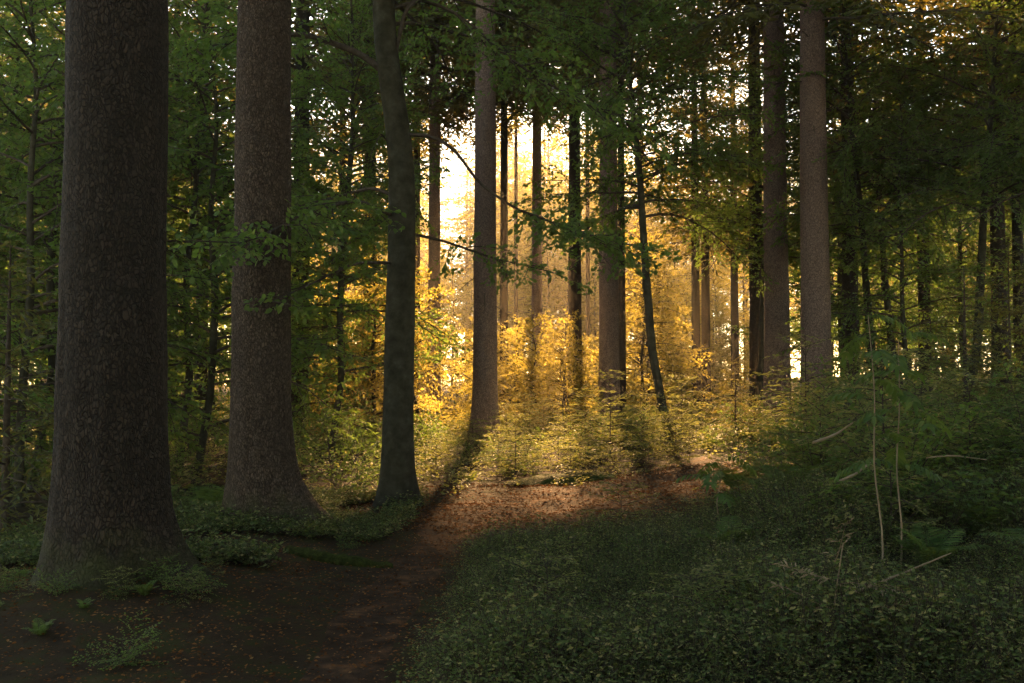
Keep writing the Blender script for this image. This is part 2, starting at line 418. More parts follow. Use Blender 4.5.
def place(t, x, y, rz=0, sc=1.0, dz=-.02):
    t.location = (x, y, gz(x, y) + dz); t.rotation_euler = (0, 0, rz); t.scale = (sc, sc, sc) if np.isscalar(sc) else sc
    return t

# ------------------------------------------------------------------ warm evening haze in the wood
HX0, HX1, HY0, HY1 = gx[0] - 2, gx[-1] + 2, gy[0] - 2, gy[-1] + 2; HZ0, HZ1 = float(Z.min()) - 1.0, 36.0
v = np.array([[x, y, z] for z in (HZ0, HZ1) for y in (HY0, HY1) for x in (HX0, HX1)])
hm, n, out = mat('haze')
pv = n.nodes.new('ShaderNodeVolumePrincipled'); pv.inputs['Color'].default_value = (1.0, .88, .66, 1)
pv.inputs['Density'].default_value = .0009; pv.inputs['Anisotropy'].default_value = .55
n.links.new(pv.outputs[0], out.inputs['Volume'])
o = mesh_obj('haze', [(v, np.array([[0, 2, 3, 1], [4, 5, 7, 6], [0, 1, 5, 4], [2, 6, 7, 3], [0, 4, 6, 2], [1, 3, 7, 5]]), 0)], hm)
tag(o, 'pale warm haze hanging between the trees', 'haze', kind='stuff')

# ------------------------------------------------------------------ shared crowns for tall spruces
def crown_mesh(seed, z0, z1, Rb, nb, leafL=.34, sp=.20, pw=.75, el=(-.25, .15)):
    rng = rng_(seed)
    W, Lv = collect(rng, spruce_bough_specs(rng, z0, z1, Rb, nb, leafL, sp, pw, el))
    o = mesh_obj('crown', [(*l, 0) for l in Lv] + [(*w, 1) for w in W], [M['spruce'], M['twig']])
    me = o.data; bpy.data.objects.remove(o); return me
CROWN = [crown_mesh(5, 10.8, 25.5, 4.2, 170, pw=.6), crown_mesh(6, 15.6, 28, 3.8, 140, pw=.6), crown_mesh(1, 10.0, 25.5, 3.0, 120), crown_mesh(2, 11.0, 27.5, 3.3, 120), crown_mesh(3, 6.5, 22.5, 2.8, 130), crown_mesh(4, 8.5, 24.5, 3.4, 120)]  # first two widened, base heights shaped to shade the foreground but spare the clearing
CH = [25, 26, 25, 27, 22, 24]

def tall_spruce(label, x, y, r, cv, seed, flare=.45, buttress=None, stubs=20, stub_z=(2.5, 10), side=28, group=None, name='spruce_tree', rz=None, flare_h=.42, centre=None, bark='spruce_bark'):
    rng = rng_(seed)
    t = thing(name, label, 'tree', (x, y, gz(x, y)), 0, group)
    mesh_obj('trunk', [(*trunk_chunk(rng, r, CH[cv], flare, flare_h, 5, centre, side, buttress), 0)], M[bark], t, True)
    c = bpy.data.objects.new('crown', CROWN[cv]); COL.objects.link(c); c.parent = t; c.rotation_euler = (0, 0, rng.uniform(0, 6.28))
    if stubs: dead_stubs(rng, max(3, stubs // 2), *stub_z, r, t)
    return t

PI = math.pi
# the trunks of the photograph, near ones first
tall_spruce('massive dark spruce trunk with flared base, thickest and nearest at left', px2x(113, 7.4), 7.4, .365, 3, 11, .17, [(-.05, .66, .22), (-1.3, .30, .18), (-2.2, .26, .18), (.9, .3, .3), (2.9, .10, .3)], 0, side=96, flare_h=.62)
tall_spruce('thick spruce trunk with side buttress root, second from the left edge', px2x(261, 10.4), 10.4, .295, 2, 12, .22, [(-.15, 1.6, .30), (-1.2, .35, .2), (-2.2, .25, .2), (2.6, .2, .3)], 0, side=80, bark='brown_bark')
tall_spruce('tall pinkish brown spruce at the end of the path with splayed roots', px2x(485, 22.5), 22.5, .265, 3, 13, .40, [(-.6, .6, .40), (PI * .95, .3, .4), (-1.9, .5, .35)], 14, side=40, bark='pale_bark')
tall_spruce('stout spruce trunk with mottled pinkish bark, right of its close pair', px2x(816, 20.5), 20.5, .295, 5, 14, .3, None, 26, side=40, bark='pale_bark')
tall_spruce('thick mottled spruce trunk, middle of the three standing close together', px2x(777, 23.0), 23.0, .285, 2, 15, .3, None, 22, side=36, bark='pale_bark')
tall_spruce('slimmer dark spruce trunk, left of the three standing close together', px2x(757, 27.0), 27.0, .195, 2, 16, .3, None, 22)
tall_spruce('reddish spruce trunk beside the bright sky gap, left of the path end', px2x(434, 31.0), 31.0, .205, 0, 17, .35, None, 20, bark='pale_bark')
tall_spruce('dark slim spruce trunk close to the left of the reddish one', px2x(416, 34.0), 34.0, .14, 2, 18, .3, None, 16)
tall_spruce('slender dark spruce just right of the pinkish path end tree', px2x(504, 33.0), 33.0, .14, 0, 19, .3, None, 16)
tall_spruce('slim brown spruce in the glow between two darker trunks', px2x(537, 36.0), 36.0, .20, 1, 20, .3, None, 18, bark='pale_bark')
tall_spruce('straight dark spruce trunk in the middle of the golden glow', px2x(575, 32.0), 32.0, .22, 0, 21, .3, None, 18)
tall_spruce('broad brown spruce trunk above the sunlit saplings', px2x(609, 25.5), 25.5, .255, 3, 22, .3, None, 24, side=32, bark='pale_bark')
tall_spruce('thin dark spruce half hidden behind the broad brown trunk', px2x(622, 29.0), 29.0, .11, 2, 23, .3, None, 12)
tall_spruce('dark slim trunk, left of the twin pair in shade', px2x(696, 38.0), 38.0, .165, 4, 24, .3, None, 16)
tall_spruce('dark slim trunk, right of the twin pair in shade', px2x(706, 40.0), 40.0, .18, 4, 25, .3, None, 16)
tall_spruce('dark spruce trunk in deep shade right of the mottled trunks', px2x(851, 25.0), 25.0, .20, 4, 26, .3, None, 30)
tall_spruce('slim dark spruce standing behind the right hand undergrowth', px2x(925, 30.0), 30.0, .18, 5, 27, .3, None, 26)
tall_spruce('grey brown spruce trunk near the right edge of the wood', px2x(1000, 28.0), 28.0, .21, 5, 28, .3, None, 26)
tall_spruce('reddish dark spruce trunk at the far right edge', px2x(1020, 24.0), 24.0, .13, 4, 29, .3, None, 20)
tall_spruce('dark slim trunk between the two thick left trunks', px2x(201, 26.0), 26.0, .165, 5, 30, .3, None, 20)
tall_spruce('reddish thin trunk close beside the massive left trunk', px2x(173, 31.0), 31.0, .15, 5, 31, .3, None, 20)
tall_spruce('dark trunk just right of the buttressed left spruce', px2x(300, 25.0), 25.0, .225, 5, 32, .3, None, 20)
tall_spruce('thin dark trunk between the buttressed spruce and the bent beech', px2x(341, 36.0), 36.0, .14, 2, 33, .3, None, 16)
tall_spruce('shaded trunk just left of the bent beech', px2x(369, 30.0), 30.0, .205, 2, 34, .3, None, 16)
tall_spruce('slim far trunk in the glow right of the leaning tree', px2x(735, 42.0), 42.0, .17, 4, 35, .3, None, 14)

tall_spruce('slim spruce in the hazy glow left of the leaning tree', px2x(641, 44.0), 44.0, .15, 1, 36, .3, None, 10)  # this and the next three added so their high crowns shade the foreground
tall_spruce('very slim spruce behind the straight dark trunk in the glow', px2x(588, 43.0), 43.0, .10, 1, 37, .3, None, 8)
tall_spruce('slim shaded spruce left of the reddish trunk by the gap', px2x(392, 40.0), 40.0, .13, 1, 38, .3, None, 8)
tall_spruce('very thin spruce behind the pinkish path end tree', px2x(516, 45.0), 45.0, .10, 1, 39, .3, None, 8)

# ------------------------------------------------------------------ the bent beech with its boughs
bx, by = px2x(398, 12.7), 12.7
beech = thing('beech_tree', 'bent grey beech trunk with forked top and long leafy boughs', 'tree', (bx, by, gz(bx, by)))
bc = (np.array([-.4, 0, .8, 2.4, 3.4, 4.5, 5.0, 5.4, 6.0, 6.6, 9, 14]), np.array([0, 0, 0, .02, .04, .05, -.01, -.14, -.22, -.24, -.15, .3]), np.array([0, 0, 0, 0, 0, .02, .05, .08, .1, .1, .2, .4]))
mesh_obj('trunk', [(*trunk_chunk(rng_(50), .185, 14, .45, .3, 4, bc, 44, [(.2, .35, .3), (PI, .2, .35)], rough=.025), 0)], M['beech_bark'], beech, True)
def big_bough(seed, pts, r0, sprays, leafL=.085, k=6, kind='bough', Ls=(.7, 1.5), start=.3, mleaf='leaf', parent=None):
    """a limb of the beech following pts (relative to its base) with flat leafy sprays along it"""
    rng = rng_(seed); c = along(pts, 26); W = [tube(c, np.linspace(r0, r0 * .25, 26), 7)]; Lv = []
    for q in range(sprays):
        f = start + (1 - start) * (q + .5) / sprays; i0 = min(24, int(f * 25)); T = norm(c[i0 + 1] - c[i0])
        s = norm(np.cross(T, [0, 0, 1])) * (1 if q % 2 else -1); d = T * .6 + s * rng.uniform(.3, 1) + np.array([0, 0, rng.uniform(-.25, .2)])
        w, l = limb(rng, c[i0], d, rng.uniform(*Ls) * (1.15 - .4 * f), leafL, .35, .10, .5, .009, .7, k, .1, tilt=.5, vj=.25, lsp=.45)
        W += w; Lv.append(l)
    b = mesh_obj(kind, [(*w, 0) for w in W], M['twig'], parent or beech, True)
    if Lv: mesh_obj('foliage', [(*l, 0) for l in Lv], M[mleaf], b)
    return b
big_bough(51, [(-.05, 0, 3.7), (-.4, -.9, 3.75), (-.8, -2.0, 3.4), (-1.0, -3.0, 3.0), (-1.15, -3.5, 2.85)], .028, 22, start=.25, Ls=(.6, 1.2))
big_bough(52, [(-.05, 0, 3.1), (-.4, -.9, 3.0), (-.75, -2.1, 2.6), (-.95, -3.0, 2.35)], .020, 9, Ls=(.4, .8), start=.45)
big_bough(53, [(.1, 0, 4.75), (.45, 0, 4.75), (.75, .1, 4.55), (1.0, .1, 4.15), (1.5, .1, 3.8), (2.4, .2, 3.5), (3.2, .2, 3.3)], .026, 14, start=.42)
big_bough(54, [(-.1, .05, 5.6), (.1, .1, 6.6), (.7, .1, 6.4), (1.5, .1, 5.7), (2.3, .1, 5.2), (3.2, .2, 4.9)], .030, 16, start=.3, Ls=(.8, 1.6))
big_bough(55, [(-.1, .05, 5.5), (-.5, 0, 5.8), (-1.1, -.1, 6.0), (-2.0, -.2, 6.0), (-2.6, -.2, 5.9)], .05, 14, start=.3, Ls=(.8, 1.5))
big_bough(56, [(-.03, 0, 3.95), (-.4, .4, 4.15), (-.9, .8, 4.1), (-1.7, 1.2, 4.0), (-2.4, 1.4, 3.7)], .026, 12, start=.25, Ls=(.6, 1.2))
big_bough(57, [(.05, 0, 3.5), (.5, .8, 3.5), (1.2, 1.6, 3.35), (2.1, 2.1, 3.2)], .024, 8, start=.35, Ls=(.5, 1.1))
big_bough(58, [(-.1, .05, 4.6), (-.22, -.1, 4.75), (-.33, -.2, 4.45), (-.36, -.2, 4.3)], .012, 0)
rb = rng_(60); W, Lv = [], []
for q in range(34):
    z = rb.uniform(6.2, 13.5); a = rb.uniform(0, 6.283); L = rb.uniform(1.6, 3.4)
    w, l = limb(rb, (np.interp(z, bc[0], bc[1]), np.interp(z, bc[0], bc[2]), z), (math.cos(a), math.sin(a), .35), L, .085, .8, .13, .5, .03, .7, 4, tilt=.5, vj=.25, lsp=.45)
    W += w; Lv.append(l)
mesh_obj('branches', [(*w, 0) for w in W], M['twig'], beech, True)
mesh_obj('crown', [(*l, 0) for l in Lv], M['leaf'], beech)

# ------------------------------------------------------------------ understory trees: prototypes, then copies
YB = [young_beech('young_beech', 101, 8.5, .7, 2.4, 64, .10, M['leaf'], .055),
      young_beech('young_beech', 102, 6.0, .5, 2.0, 50, .095, M['leaf'], .045),
      young_beech('young_beech', 103, 11.0, 2.0, 2.8, 76, .11, M['leaf'], .07, sp=.12)]
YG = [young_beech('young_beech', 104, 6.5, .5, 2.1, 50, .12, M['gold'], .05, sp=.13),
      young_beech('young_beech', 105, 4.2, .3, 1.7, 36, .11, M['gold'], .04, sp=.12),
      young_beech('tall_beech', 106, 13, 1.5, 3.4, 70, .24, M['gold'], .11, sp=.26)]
def small_spruce(name, seed, H, Rb, nb, leafL, sp, m='spruce', r=.05, zlow=.15, cat='tree', pw=.9, el=(-.2, .2), **kw):
    rng = rng_(seed); t = thing(name, 'x', cat)
    mesh_obj('trunk' if cat == 'tree' else 'stem', [(*tube(np.array([[0, 0, -.1], [0, 0, H * .5], [.01, 0, H]]), [r, r * .6, r * .12], 7), 0)], M['twig'], t, True)
    S = spruce_bough_specs(rng, zlow, H, Rb, nb, leafL, sp, pw, el)
    for s in S: s['r0'] = .003 + .006 * s['L']; s['twig_min'] = leafL * .8; s.update(kw)
    W, Lv = collect(rng, S)
    mesh_obj('crown' if cat == 'tree' else 'needles', [(*l, 0) for l in Lv] + [(*w, 1) for w in W], [M[m], M['twig']], t)
    return t
YS = [small_spruce('young_spruce', 111, 5.2, 1.5, 70, .16, .13), small_spruce('young_spruce', 112, 3.0, 1.15, 48, .12, .10)]
LB = young_beech('young_beech', 107, 10.5, 4.4, 2.7, 80, .10, M['leaf'], .085, sp=.11, lean=-.135, wob=.03)
LG = young_beech('young_beech', 108, 11.5, 5.2, 2.6, 60, .13, M['gold'], .07, sp=.15, lean=.02, wob=.05)
used = set()
def put(proto, x, y, sc, rz, label, group=None):
    if id(proto) not in used:
        used.add(id(proto)); place(proto, x, y, rz, sc); proto['label'] = label
        if group: proto['group'] = group
        return proto
    return dup(proto, (x, y, gz(x, y) - .02), rz, sc, label, group)

rr = rng_(7)
# named understory trees (pixel column, distance, prototype, scale)
spec = [
 (668, 20.0, LB, 1.0, 'thin leaning young beech with dark crown beside the broad brown trunk'),
 (754, 24.5, LB, .9, 'dark leafy beech beside the three close trunks'),
 (20, 12.5, YB[0], .95, 'bright green young beech just left of the massive trunk'),
 (196, 15.0, YB[0], 1.0, 'green leafy young beech filling the gap between the two thick trunks'),
 (330, 20.0, YB[2], .9, 'young beech with high green crown behind the bent beech'),
 (905, 21.0, YB[0], .9, 'shaded young beech behind the tall thin stems on the right'),
 (8, 10.0, YS[1], 1.0, 'small dark spruce at the left edge below the beech leaves'),
 (965, 15.0, YS[1], .85, 'low dark spruce rising from the right hand thicket'),
 (735, 17.5, YS[1], .52, 'little dark spruce in front of the three close trunks'),
 (1010, 19.0, YS[0], .7, 'bushy dark spruce below the grey brown trunk at right'),
]
for px, d, p, s, lab in spec: put(p, px2x(px, d), d, s, .1 if p is LB and px < 700 else rr.uniform(0, 6.28), lab)

GL = 'leafy green young beech in the shaded wood at left'
for px, d, v, s in [(-70, 14, 1, 1.1), (35, 15.5, 2, .95), (-15, 19, 2, 1.0), (332, 24, 2, 1.0), (180, 18, 2, .95), (70, 18, 2, 1.0), (150, 21, 0, 1.0), (255, 24, 1, 1.1), (20, 23, 2, 1), (-120, 20, 2, 1.0), (215, 30, 2, 1.0), (110, 32, 0, 1.2), (60, 40, 2, 1.2), (-160, 30, 2, 1.2), (180, 44, 2, 1.1)]:
    put(YB[v], px2x(px, d), d, s, rr.uniform(0, 6.28), GL, 'young beeches in the left part of the wood')
for px, d, s in [(885, 21.5, .95), (962, 20.5, 1.0), (1062, 19.5, 1.0), (905, 27, 1.1), (1025, 29.5, 1.15)]:
    put(LB, px2x(px, d), d, s, rr.uniform(0, 6.28), 'bare stemmed young beech holding a high dark crown at right', 'high crowned young beeches at right')
GR = 'dark leafy young beech in the shaded wood at right'
for px, d, v, s in [(845, 29, 2, 1.1), (965, 31, 2, 1.0), (1135, 21, 0, 1.1), (880, 36, 2, 1.15), (1000, 38, 2, 1.2), (940, 44, 2, 1.3), (1090, 30, 2, 1.2), (1070, 42, 2, 1.3), (830, 46, 2, 1.3)]:
    put(YB[v], px2x(px, d), d, s, rr.uniform(0, 6.28), GR, 'young beeches in the right part of the wood')
GG = 'sunlit golden young beech glowing among the middle trunks'
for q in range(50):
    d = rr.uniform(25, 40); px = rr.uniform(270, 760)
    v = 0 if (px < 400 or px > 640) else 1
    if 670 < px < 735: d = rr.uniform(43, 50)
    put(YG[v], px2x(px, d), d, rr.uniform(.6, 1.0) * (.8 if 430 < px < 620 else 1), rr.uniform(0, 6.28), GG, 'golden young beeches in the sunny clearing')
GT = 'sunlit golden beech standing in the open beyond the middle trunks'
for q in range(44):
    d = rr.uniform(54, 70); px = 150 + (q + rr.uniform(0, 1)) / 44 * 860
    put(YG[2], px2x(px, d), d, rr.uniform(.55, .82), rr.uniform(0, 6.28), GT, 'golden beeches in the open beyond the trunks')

for q in range(40):
    d = rr.uniform(34, 80); px = rr.uniform(-300, 200) if q % 2 else rr.uniform(860, 1400)
    put(YB[int(rr.integers(0, 3))], px2x(px, d), d, rr.uniform(.8, 1.2), rr.uniform(0, 6.28), 'young beech filling the shade between far spruces', 'young beeches deep in the wood')

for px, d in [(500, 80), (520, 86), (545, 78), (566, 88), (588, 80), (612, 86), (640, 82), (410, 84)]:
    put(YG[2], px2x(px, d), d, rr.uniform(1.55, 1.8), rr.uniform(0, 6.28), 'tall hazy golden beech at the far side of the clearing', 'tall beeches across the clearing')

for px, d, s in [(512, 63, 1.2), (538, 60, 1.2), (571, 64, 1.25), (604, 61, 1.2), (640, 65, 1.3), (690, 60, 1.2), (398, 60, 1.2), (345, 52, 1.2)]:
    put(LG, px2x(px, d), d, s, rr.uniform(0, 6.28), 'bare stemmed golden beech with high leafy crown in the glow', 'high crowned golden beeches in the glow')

# ------------------------------------------------------------------ far wood: copies of three tall spruces
FT = []
for q, (cv, r) in enumerate([(2, .20), (5, .17), (4, .15)]):
    FT.append(tall_spruce('slim distant spruce trunk beyond the clearing', 0, 0, r, cv, 70 + q, .3, None, 0, side=14))
GF = 'distant spruces closing off the wood'
pts = []
for q in range(6000):
    d = rr.uniform(36, 135) if q % 3 else rr.uniform(104, 135); x = rr.uniform(-75, 85); px = 512 + 1000 * x / d
    if d < 102 and 170 < px < 960: continue
    if not -350 < px < 1400: continue
    if any((x - a) ** 2 + (d - b) ** 2 < 3.5 ** 2 for a, b in pts): continue
    pts.append((x, d))
    if len(pts) > 240: break
fu = set()
for q, (x, d) in enumerate(pts):
    p = FT[int(rr.integers(0, 2)) if q % 4 else 2]; s = rr.uniform(.9, 1.15); rz = rr.uniform(0, 6.28)
    if d > 100: s = np.array([1.5, 1.5, 1.25]) * rr.uniform(.9, 1.1)
    if id(p) not in fu:
        fu.add(id(p)); place(p, x, d, rz, s); p['group'] = GF
    else: dup(p, (x, d, gz(x, d) - .02), rz, s, None, GF)

# unseen spruces added beside and behind the camera so their crowns shade the foreground
for q, (x, y) in enumerate([(4.2, .5), (-2.5, -4.0), (1.5, -5.5), (7.2, 5.5), (9.8, 11.5), (12.5, 17), (-5.5, -9), (6.5, -5), (11, 2), (-1.0, -11), (16, 24), (3.5, -10.5), (13, 21), (18, 19), (14.6, 26), (19, 30), (9, 8), (12.6, 13), (10, -9), (-9, -14), (2, -16), (15, 9), (-4, -17), (8, -15), (15, -3)]):
    dup(FT[q % 3], (x, y, gz(x, y) - .02), rr.uniform(0, 6.28), rr.uniform(.95, 1.15), 'unseen tall spruce added beside the viewpoint for shade', 'added shade spruces around the viewpoint')

for q, (x, y) in enumerate([(1.5, -3.5), (4.2, -4), (6.8, -2), (.2, -7), (-3, -7.5), (8.5, .5), (3, -8.5), (9, -6), (6.3, 2.2), (12, -2), (-1.5, -5), (-4.5, -5.5), (-.5, -3), (5, -7), (-6, -9), (2.6, -2.6)]):  # unseen young beeches added to block low sky light from behind
    put(YB[q % 3], x, y, 1.0, rr.uniform(0, 6.28), 'unseen young beech added behind the viewpoint to block light', 'added young beeches behind the viewpoint')

# ------------------------------------------------------------------ low plants: prototypes
def fern(name, seed, n=9, L=.68, mleaf='fern', el0=1.3):
    rng = rng_(seed); t = thing(name, 'x', 'fern'); Ws, Ls = [], []
    for q in range(n):
        a = q / n * 6.283 + rng.uniform(-.3, .3); l = L * rng.uniform(.7, 1.1); e = el0 * rng.uniform(.75, 1.15); m = 12
        p = np.zeros(3); pts = [p.copy()]
        for s in range(m):
            ee = e - 1.45 * (s / m) ** 1.3; p = p + np.array([math.cos(a) * math.cos(ee), math.sin(a) * math.cos(ee), math.sin(ee)]) * l / m; pts.append(p.copy())
        pts = np.array(pts); f = np.linspace(.16, 1, 30); i0 = np.minimum((f * m).astype(int), m - 1); fr = (f * m - i0)[:, None]
        A = pts[i0] * (1 - fr) + pts[i0 + 1] * fr; T = norm(pts[i0 + 1] - pts[i0]); S = norm(np.cross(T, [0, 0, 1])); N = np.cross(S, T)
        pl = l * .30 * np.sin(np.pi * np.clip(.12 + .88 * f, 0, 1)) ** .8 + .012
        for sg in (1, -1):
            Ls.append(leaves(A, S * sg + T * .45 + rng.normal(0, .08, A.shape), N + rng.normal(0, .15, A.shape), pl, np.minimum(.015, .006 + pl * .06), k=6, tipdroop=.12))
        Ws.append(tube(pts, np.linspace(.006, .0015, m + 1), 4))
    mesh_obj('stems', [(*w, 0) for w in Ws], M[mleaf], t)
    mesh_obj('fronds', [(*l, 0) for l in Ls], M[mleaf], t)
    return t
FE = [fern('fern', 121), fern('fern', 122, 6, .6)]
FLAT = dict(jitter=.28, tilt=.16, wr=.34, lsp=.34, droop=.35)
SP = [small_spruce('spruce_sapling', 131, 1.0, .60, 20, .085, .085, 'sapling', .010, .08, 'sapling', .7, (-.1, .25), **FLAT),
      small_spruce('spruce_sapling', 132, .7, .52, 15, .075, .075, 'sapling', .009, .06, 'sapling', .6, (-.1, .25), **FLAT),
      small_spruce('spruce_sapling', 133, 1.5, .72, 26, .095, .095, 'sapling', .014, .1, 'sapling', .8, (-.1, .25), **FLAT)]
def shrub(name, seed, H, nst, leafL, mleaf='leaf', spread=.6):
    rng = rng_(seed); t = thing(name, 'x', 'shrub'); W, Lv = [], []
    for q in range(nst):
        a = rng.uniform(0, 6.283); e = rng.uniform(.5, 1.35)
        w, l = limb(rng, (rng.normal(0, .08), rng.normal(0, .08), 0), (math.cos(a) * math.cos(e), math.sin(a) * math.cos(e), math.sin(e)), H * rng.uniform(.7, 1.15), leafL, .9, leafL * 1.2, spread, .007, .4, 6, .2)
        W += w; Lv.append(l)
    mesh_obj('stems', [(*w, 0) for w in W], M['twig'], t); mesh_obj('foliage', [(*l, 0) for l in Lv], M[mleaf], t)
    return t
SH = [shrub('leafy_shrub', 141, .9, 13, .05), shrub('leafy_shrub', 142, .65, 11, .042), shrub('leafy_shrub', 143, 1.2, 14, .06)]

def on_path(x, y, m=.75): return (y < 15 and abs(x - path_x(y)) < m) or ((x - .7) / 2.1) ** 2 + ((y - 12.7) / 1.9) ** 2 < 1
def scatter(n, xr, yr, protos, sc, label, group, minpath=.8, pred=None, gap=.3):
    done = []; tries = 0
    while len(done) < n and tries < 6000:
        tries += 1; x = rr.uniform(*xr); y = rr.uniform(*yr)
        if on_path(x, y, minpath) or (pred and not pred(x, y)): continue
        if any((x - a) ** 2 + (y - b) ** 2 < gap * gap for a, b in done): continue
        done.append((x, y)); put(protos[int(rr.integers(0, len(protos)))], x, y, rr.uniform(*sc), rr.uniform(0, 6.28), label, group)

# named low plants
put(SP[0], px2x(498, 16.3), 16.3, .75, 1.0, 'pale sunlit spruce sapling at the foot of the path end tree')
put(SP[2], px2x(610, 17.5), 17.5, 1.0, 2.0, 'tall sunlit spruce sapling in front of the broad brown trunk')
put(SP[1], px2x(675, 15.6), 15.6, 1.0, .3, 'golden spruce sapling at the right end of the bare path')
put(SH[2], px2x(340, 13.6), 13.6, .95, .5, 'round dense shrub between the buttressed spruce and the bent beech')
put(FE[0], px2x(215, 11.3), 11.3, .85, .5, 'bright green fern left of the buttressed spruce')
put(FE[1], px2x(470, 15.4), 15.4, .6, .5, 'low fern at the shaded left end of the bare path')
scatter(70, (-1.6, 5.2), (14.6, 24), [SP[0], SP[1], SP[1], SP[2]], (.5, .95), 'sunlit spruce sapling in the thicket behind the bare path', 'spruce saplings behind the path', .9)
scatter(26, (-1.6, 5.4), (14.6, 24), [SH[1], SH[0]], (.5, .85), 'sunlit leafy shrub in the thicket behind the bare path', 'shrubs behind the path', .9)
scatter(30, (-9, -1.3), (13.5, 26), SH, (.7, 1.15), 'leafy shrub among the trunks left of the path', 'shrubs left of the path')
scatter(52, (2.4, 10), (8.0, 19), SH, (.75, 1.25), 'dark leafy shrub in the right hand thicket', 'shrubs in the right thicket', 1.0, lambda x, y: x > .20 * y + .4)
scatter(46, (1.6, 8), (6.2, 18), FE, (.7, 1.2), 'shaded fern in the right hand thicket', 'ferns in the right thicket', .9, lambda x, y: x > .16 * y + .3)
scatter(34, (2.6, 10), (8, 22), [SP[0], SP[2]], (.7, 1.2), 'shaded spruce sapling in the right hand thicket', 'spruce saplings in the right thicket', 1.0, lambda x, y: x > .28 * y + .2)
scatter(12, (-9, -2.2), (7.5, 14), FE, (.5, .8), 'fern in the gloom by the left trunks', 'ferns by the left trunks', .8)

scatter(26, (-.2, 5.5), (5.6, 12.5), [SH[1], SP[1]], (.38, .7), 'small seedling poking out of the low carpet right of the path', 'seedlings in the low carpet', .9)
scatter(14, (-4.5, -1.5), (5.6, 10.5), [SH[1], FE[1]], (.22, .42), 'tiny plant on the dark ground near the left trunks', 'tiny plants on the dark ground', .5)

for q in range(15):
    a_ = -2.9 + 2.9 * q / 14 + rr.uniform(-.12, .12); r_ = rr.uniform(.62, .98)
    put([SH[1], FE[1], SP[1]][q % 3], px2x(113, 7.4) + r_ * math.cos(a_), 7.4 + r_ * math.sin(a_), rr.uniform(.16, .34), rr.uniform(0, 6.28), 'tiny plant growing against the foot of the massive trunk', 'tiny plants at the massive trunk')
# tall thin saplings with compound drooping leaves
def ash_sapling(name, seed, H, nleaf, label, loc, lean):
    rng = rng_(seed); t = thing(name, label, 'sapling', loc)
    c = along([(0, 0, -.05), (.03, 0, H * .18), (-.025 + lean * .3, .02, H * .42), (.02 + lean * .5, .03, H * .7), (lean, .02, H)], 14)
    mesh_obj('stem', [(*tube(c, np.linspace(.008, .003, 14), 6), 0)], M['dry'], t, True)
    W, Lv = [], []
    for q in range(nleaf):
        f = 1 - .6 * (q / nleaf) ** 1.3; p = c[min(13, int(f * 13))]; a = q * 2.2 + rng.uniform(-.4, .4); l = rng.uniform(.26, .46); m = 8; e = rng.uniform(.1, .7); pp = p.copy(); pt = [pp.copy()]
        for s in range(m):
            ee = e - 1.1 * s / m; pp = pp + np.array([math.cos(a) * math.cos(ee), math.sin(a) * math.cos(ee), math.sin(ee)]) * l / m; pt.append(pp.copy())
        pt = np.array(pt); T = norm(np.gradient(pt, axis=0)); S = norm(np.cross(T, [0, 0, 1])); N = np.cross(S, T); W.append(tube(pt, .0022, 4))
        for sg in (1, -1):
            Lv.append(leaves(pt[2:], S[2:] * sg + T[2:] * .55 - np.array([0, 0, .35]), N[2:] + rng.normal(0, .2, (m - 1, 3)), rng.uniform(.075, .12, m - 1), .034, k=6, tipdroop=.25))
        Lv.append(leaves(pt[-1:], T[-1:] - np.array([0, 0, .3]), N[-1:], .11, .036, k=6, tipdroop=.2))
    mesh_obj('leaves', [(*w, 0) for w in W] + [(*l, 0) for l in Lv], M['fern'], t)
def at(px, d): return (px2x(px, d), d, gz(px2x(px, d), d))
ash_sapling('ash_sapling', 151, 1.75, 12, 'thin upright sapling with drooping paired leaflets in the right thicket', at(897, 7.6), .02)
ash_sapling('ash_sapling', 152, 1.95, 8, 'taller bare stemmed sapling with few leaves, left of its twin', at(878, 7.3), -.06)
ash_sapling('ash_sapling', 153, .75, 7, 'short sapling with splayed leaflets in front of the little dark spruce', at(716, 9.5), .05)

# dry fronds and fallen sticks
t = thing('dead_spruce_seedling', 'dry brown spruce seedling with bare feathery twigs in the right foreground', 'seedling', at(828, 5.75))
t.scale = (1.25, 1.25, 1.35)
rg = rng_(161); W = [tube(along([(0, 0, -.05), (.01, 0, .2), (.06, 0, .48)], 8), np.linspace(.006, .003, 8), 5)]; Lv = []
for (z, a, e, l) in [(.18, 0, .15, .42), (.2, PI, .25, .3), (.3, .3, .3, .28), (.32, 2.8, .4, .26), (.4, 1.2, .8, .2), (.1, .1, .0, .34), (.12, 3.3, .1, .26)]:
    w, l_ = limb(rg, (.02, 0, z), (math.cos(a) * math.cos(e), -.3, math.sin(e)), l, .045, .2, .035, .25, .003, .4, 4, .1, .2, lsp=.25, twig_min=.04); W += w; Lv.append(l_)
mesh_obj('stem', [(*w, 0) for w in W], M['dry'], t); mesh_obj('needles', [(*l, 0) for l in Lv], M['dry'], t)

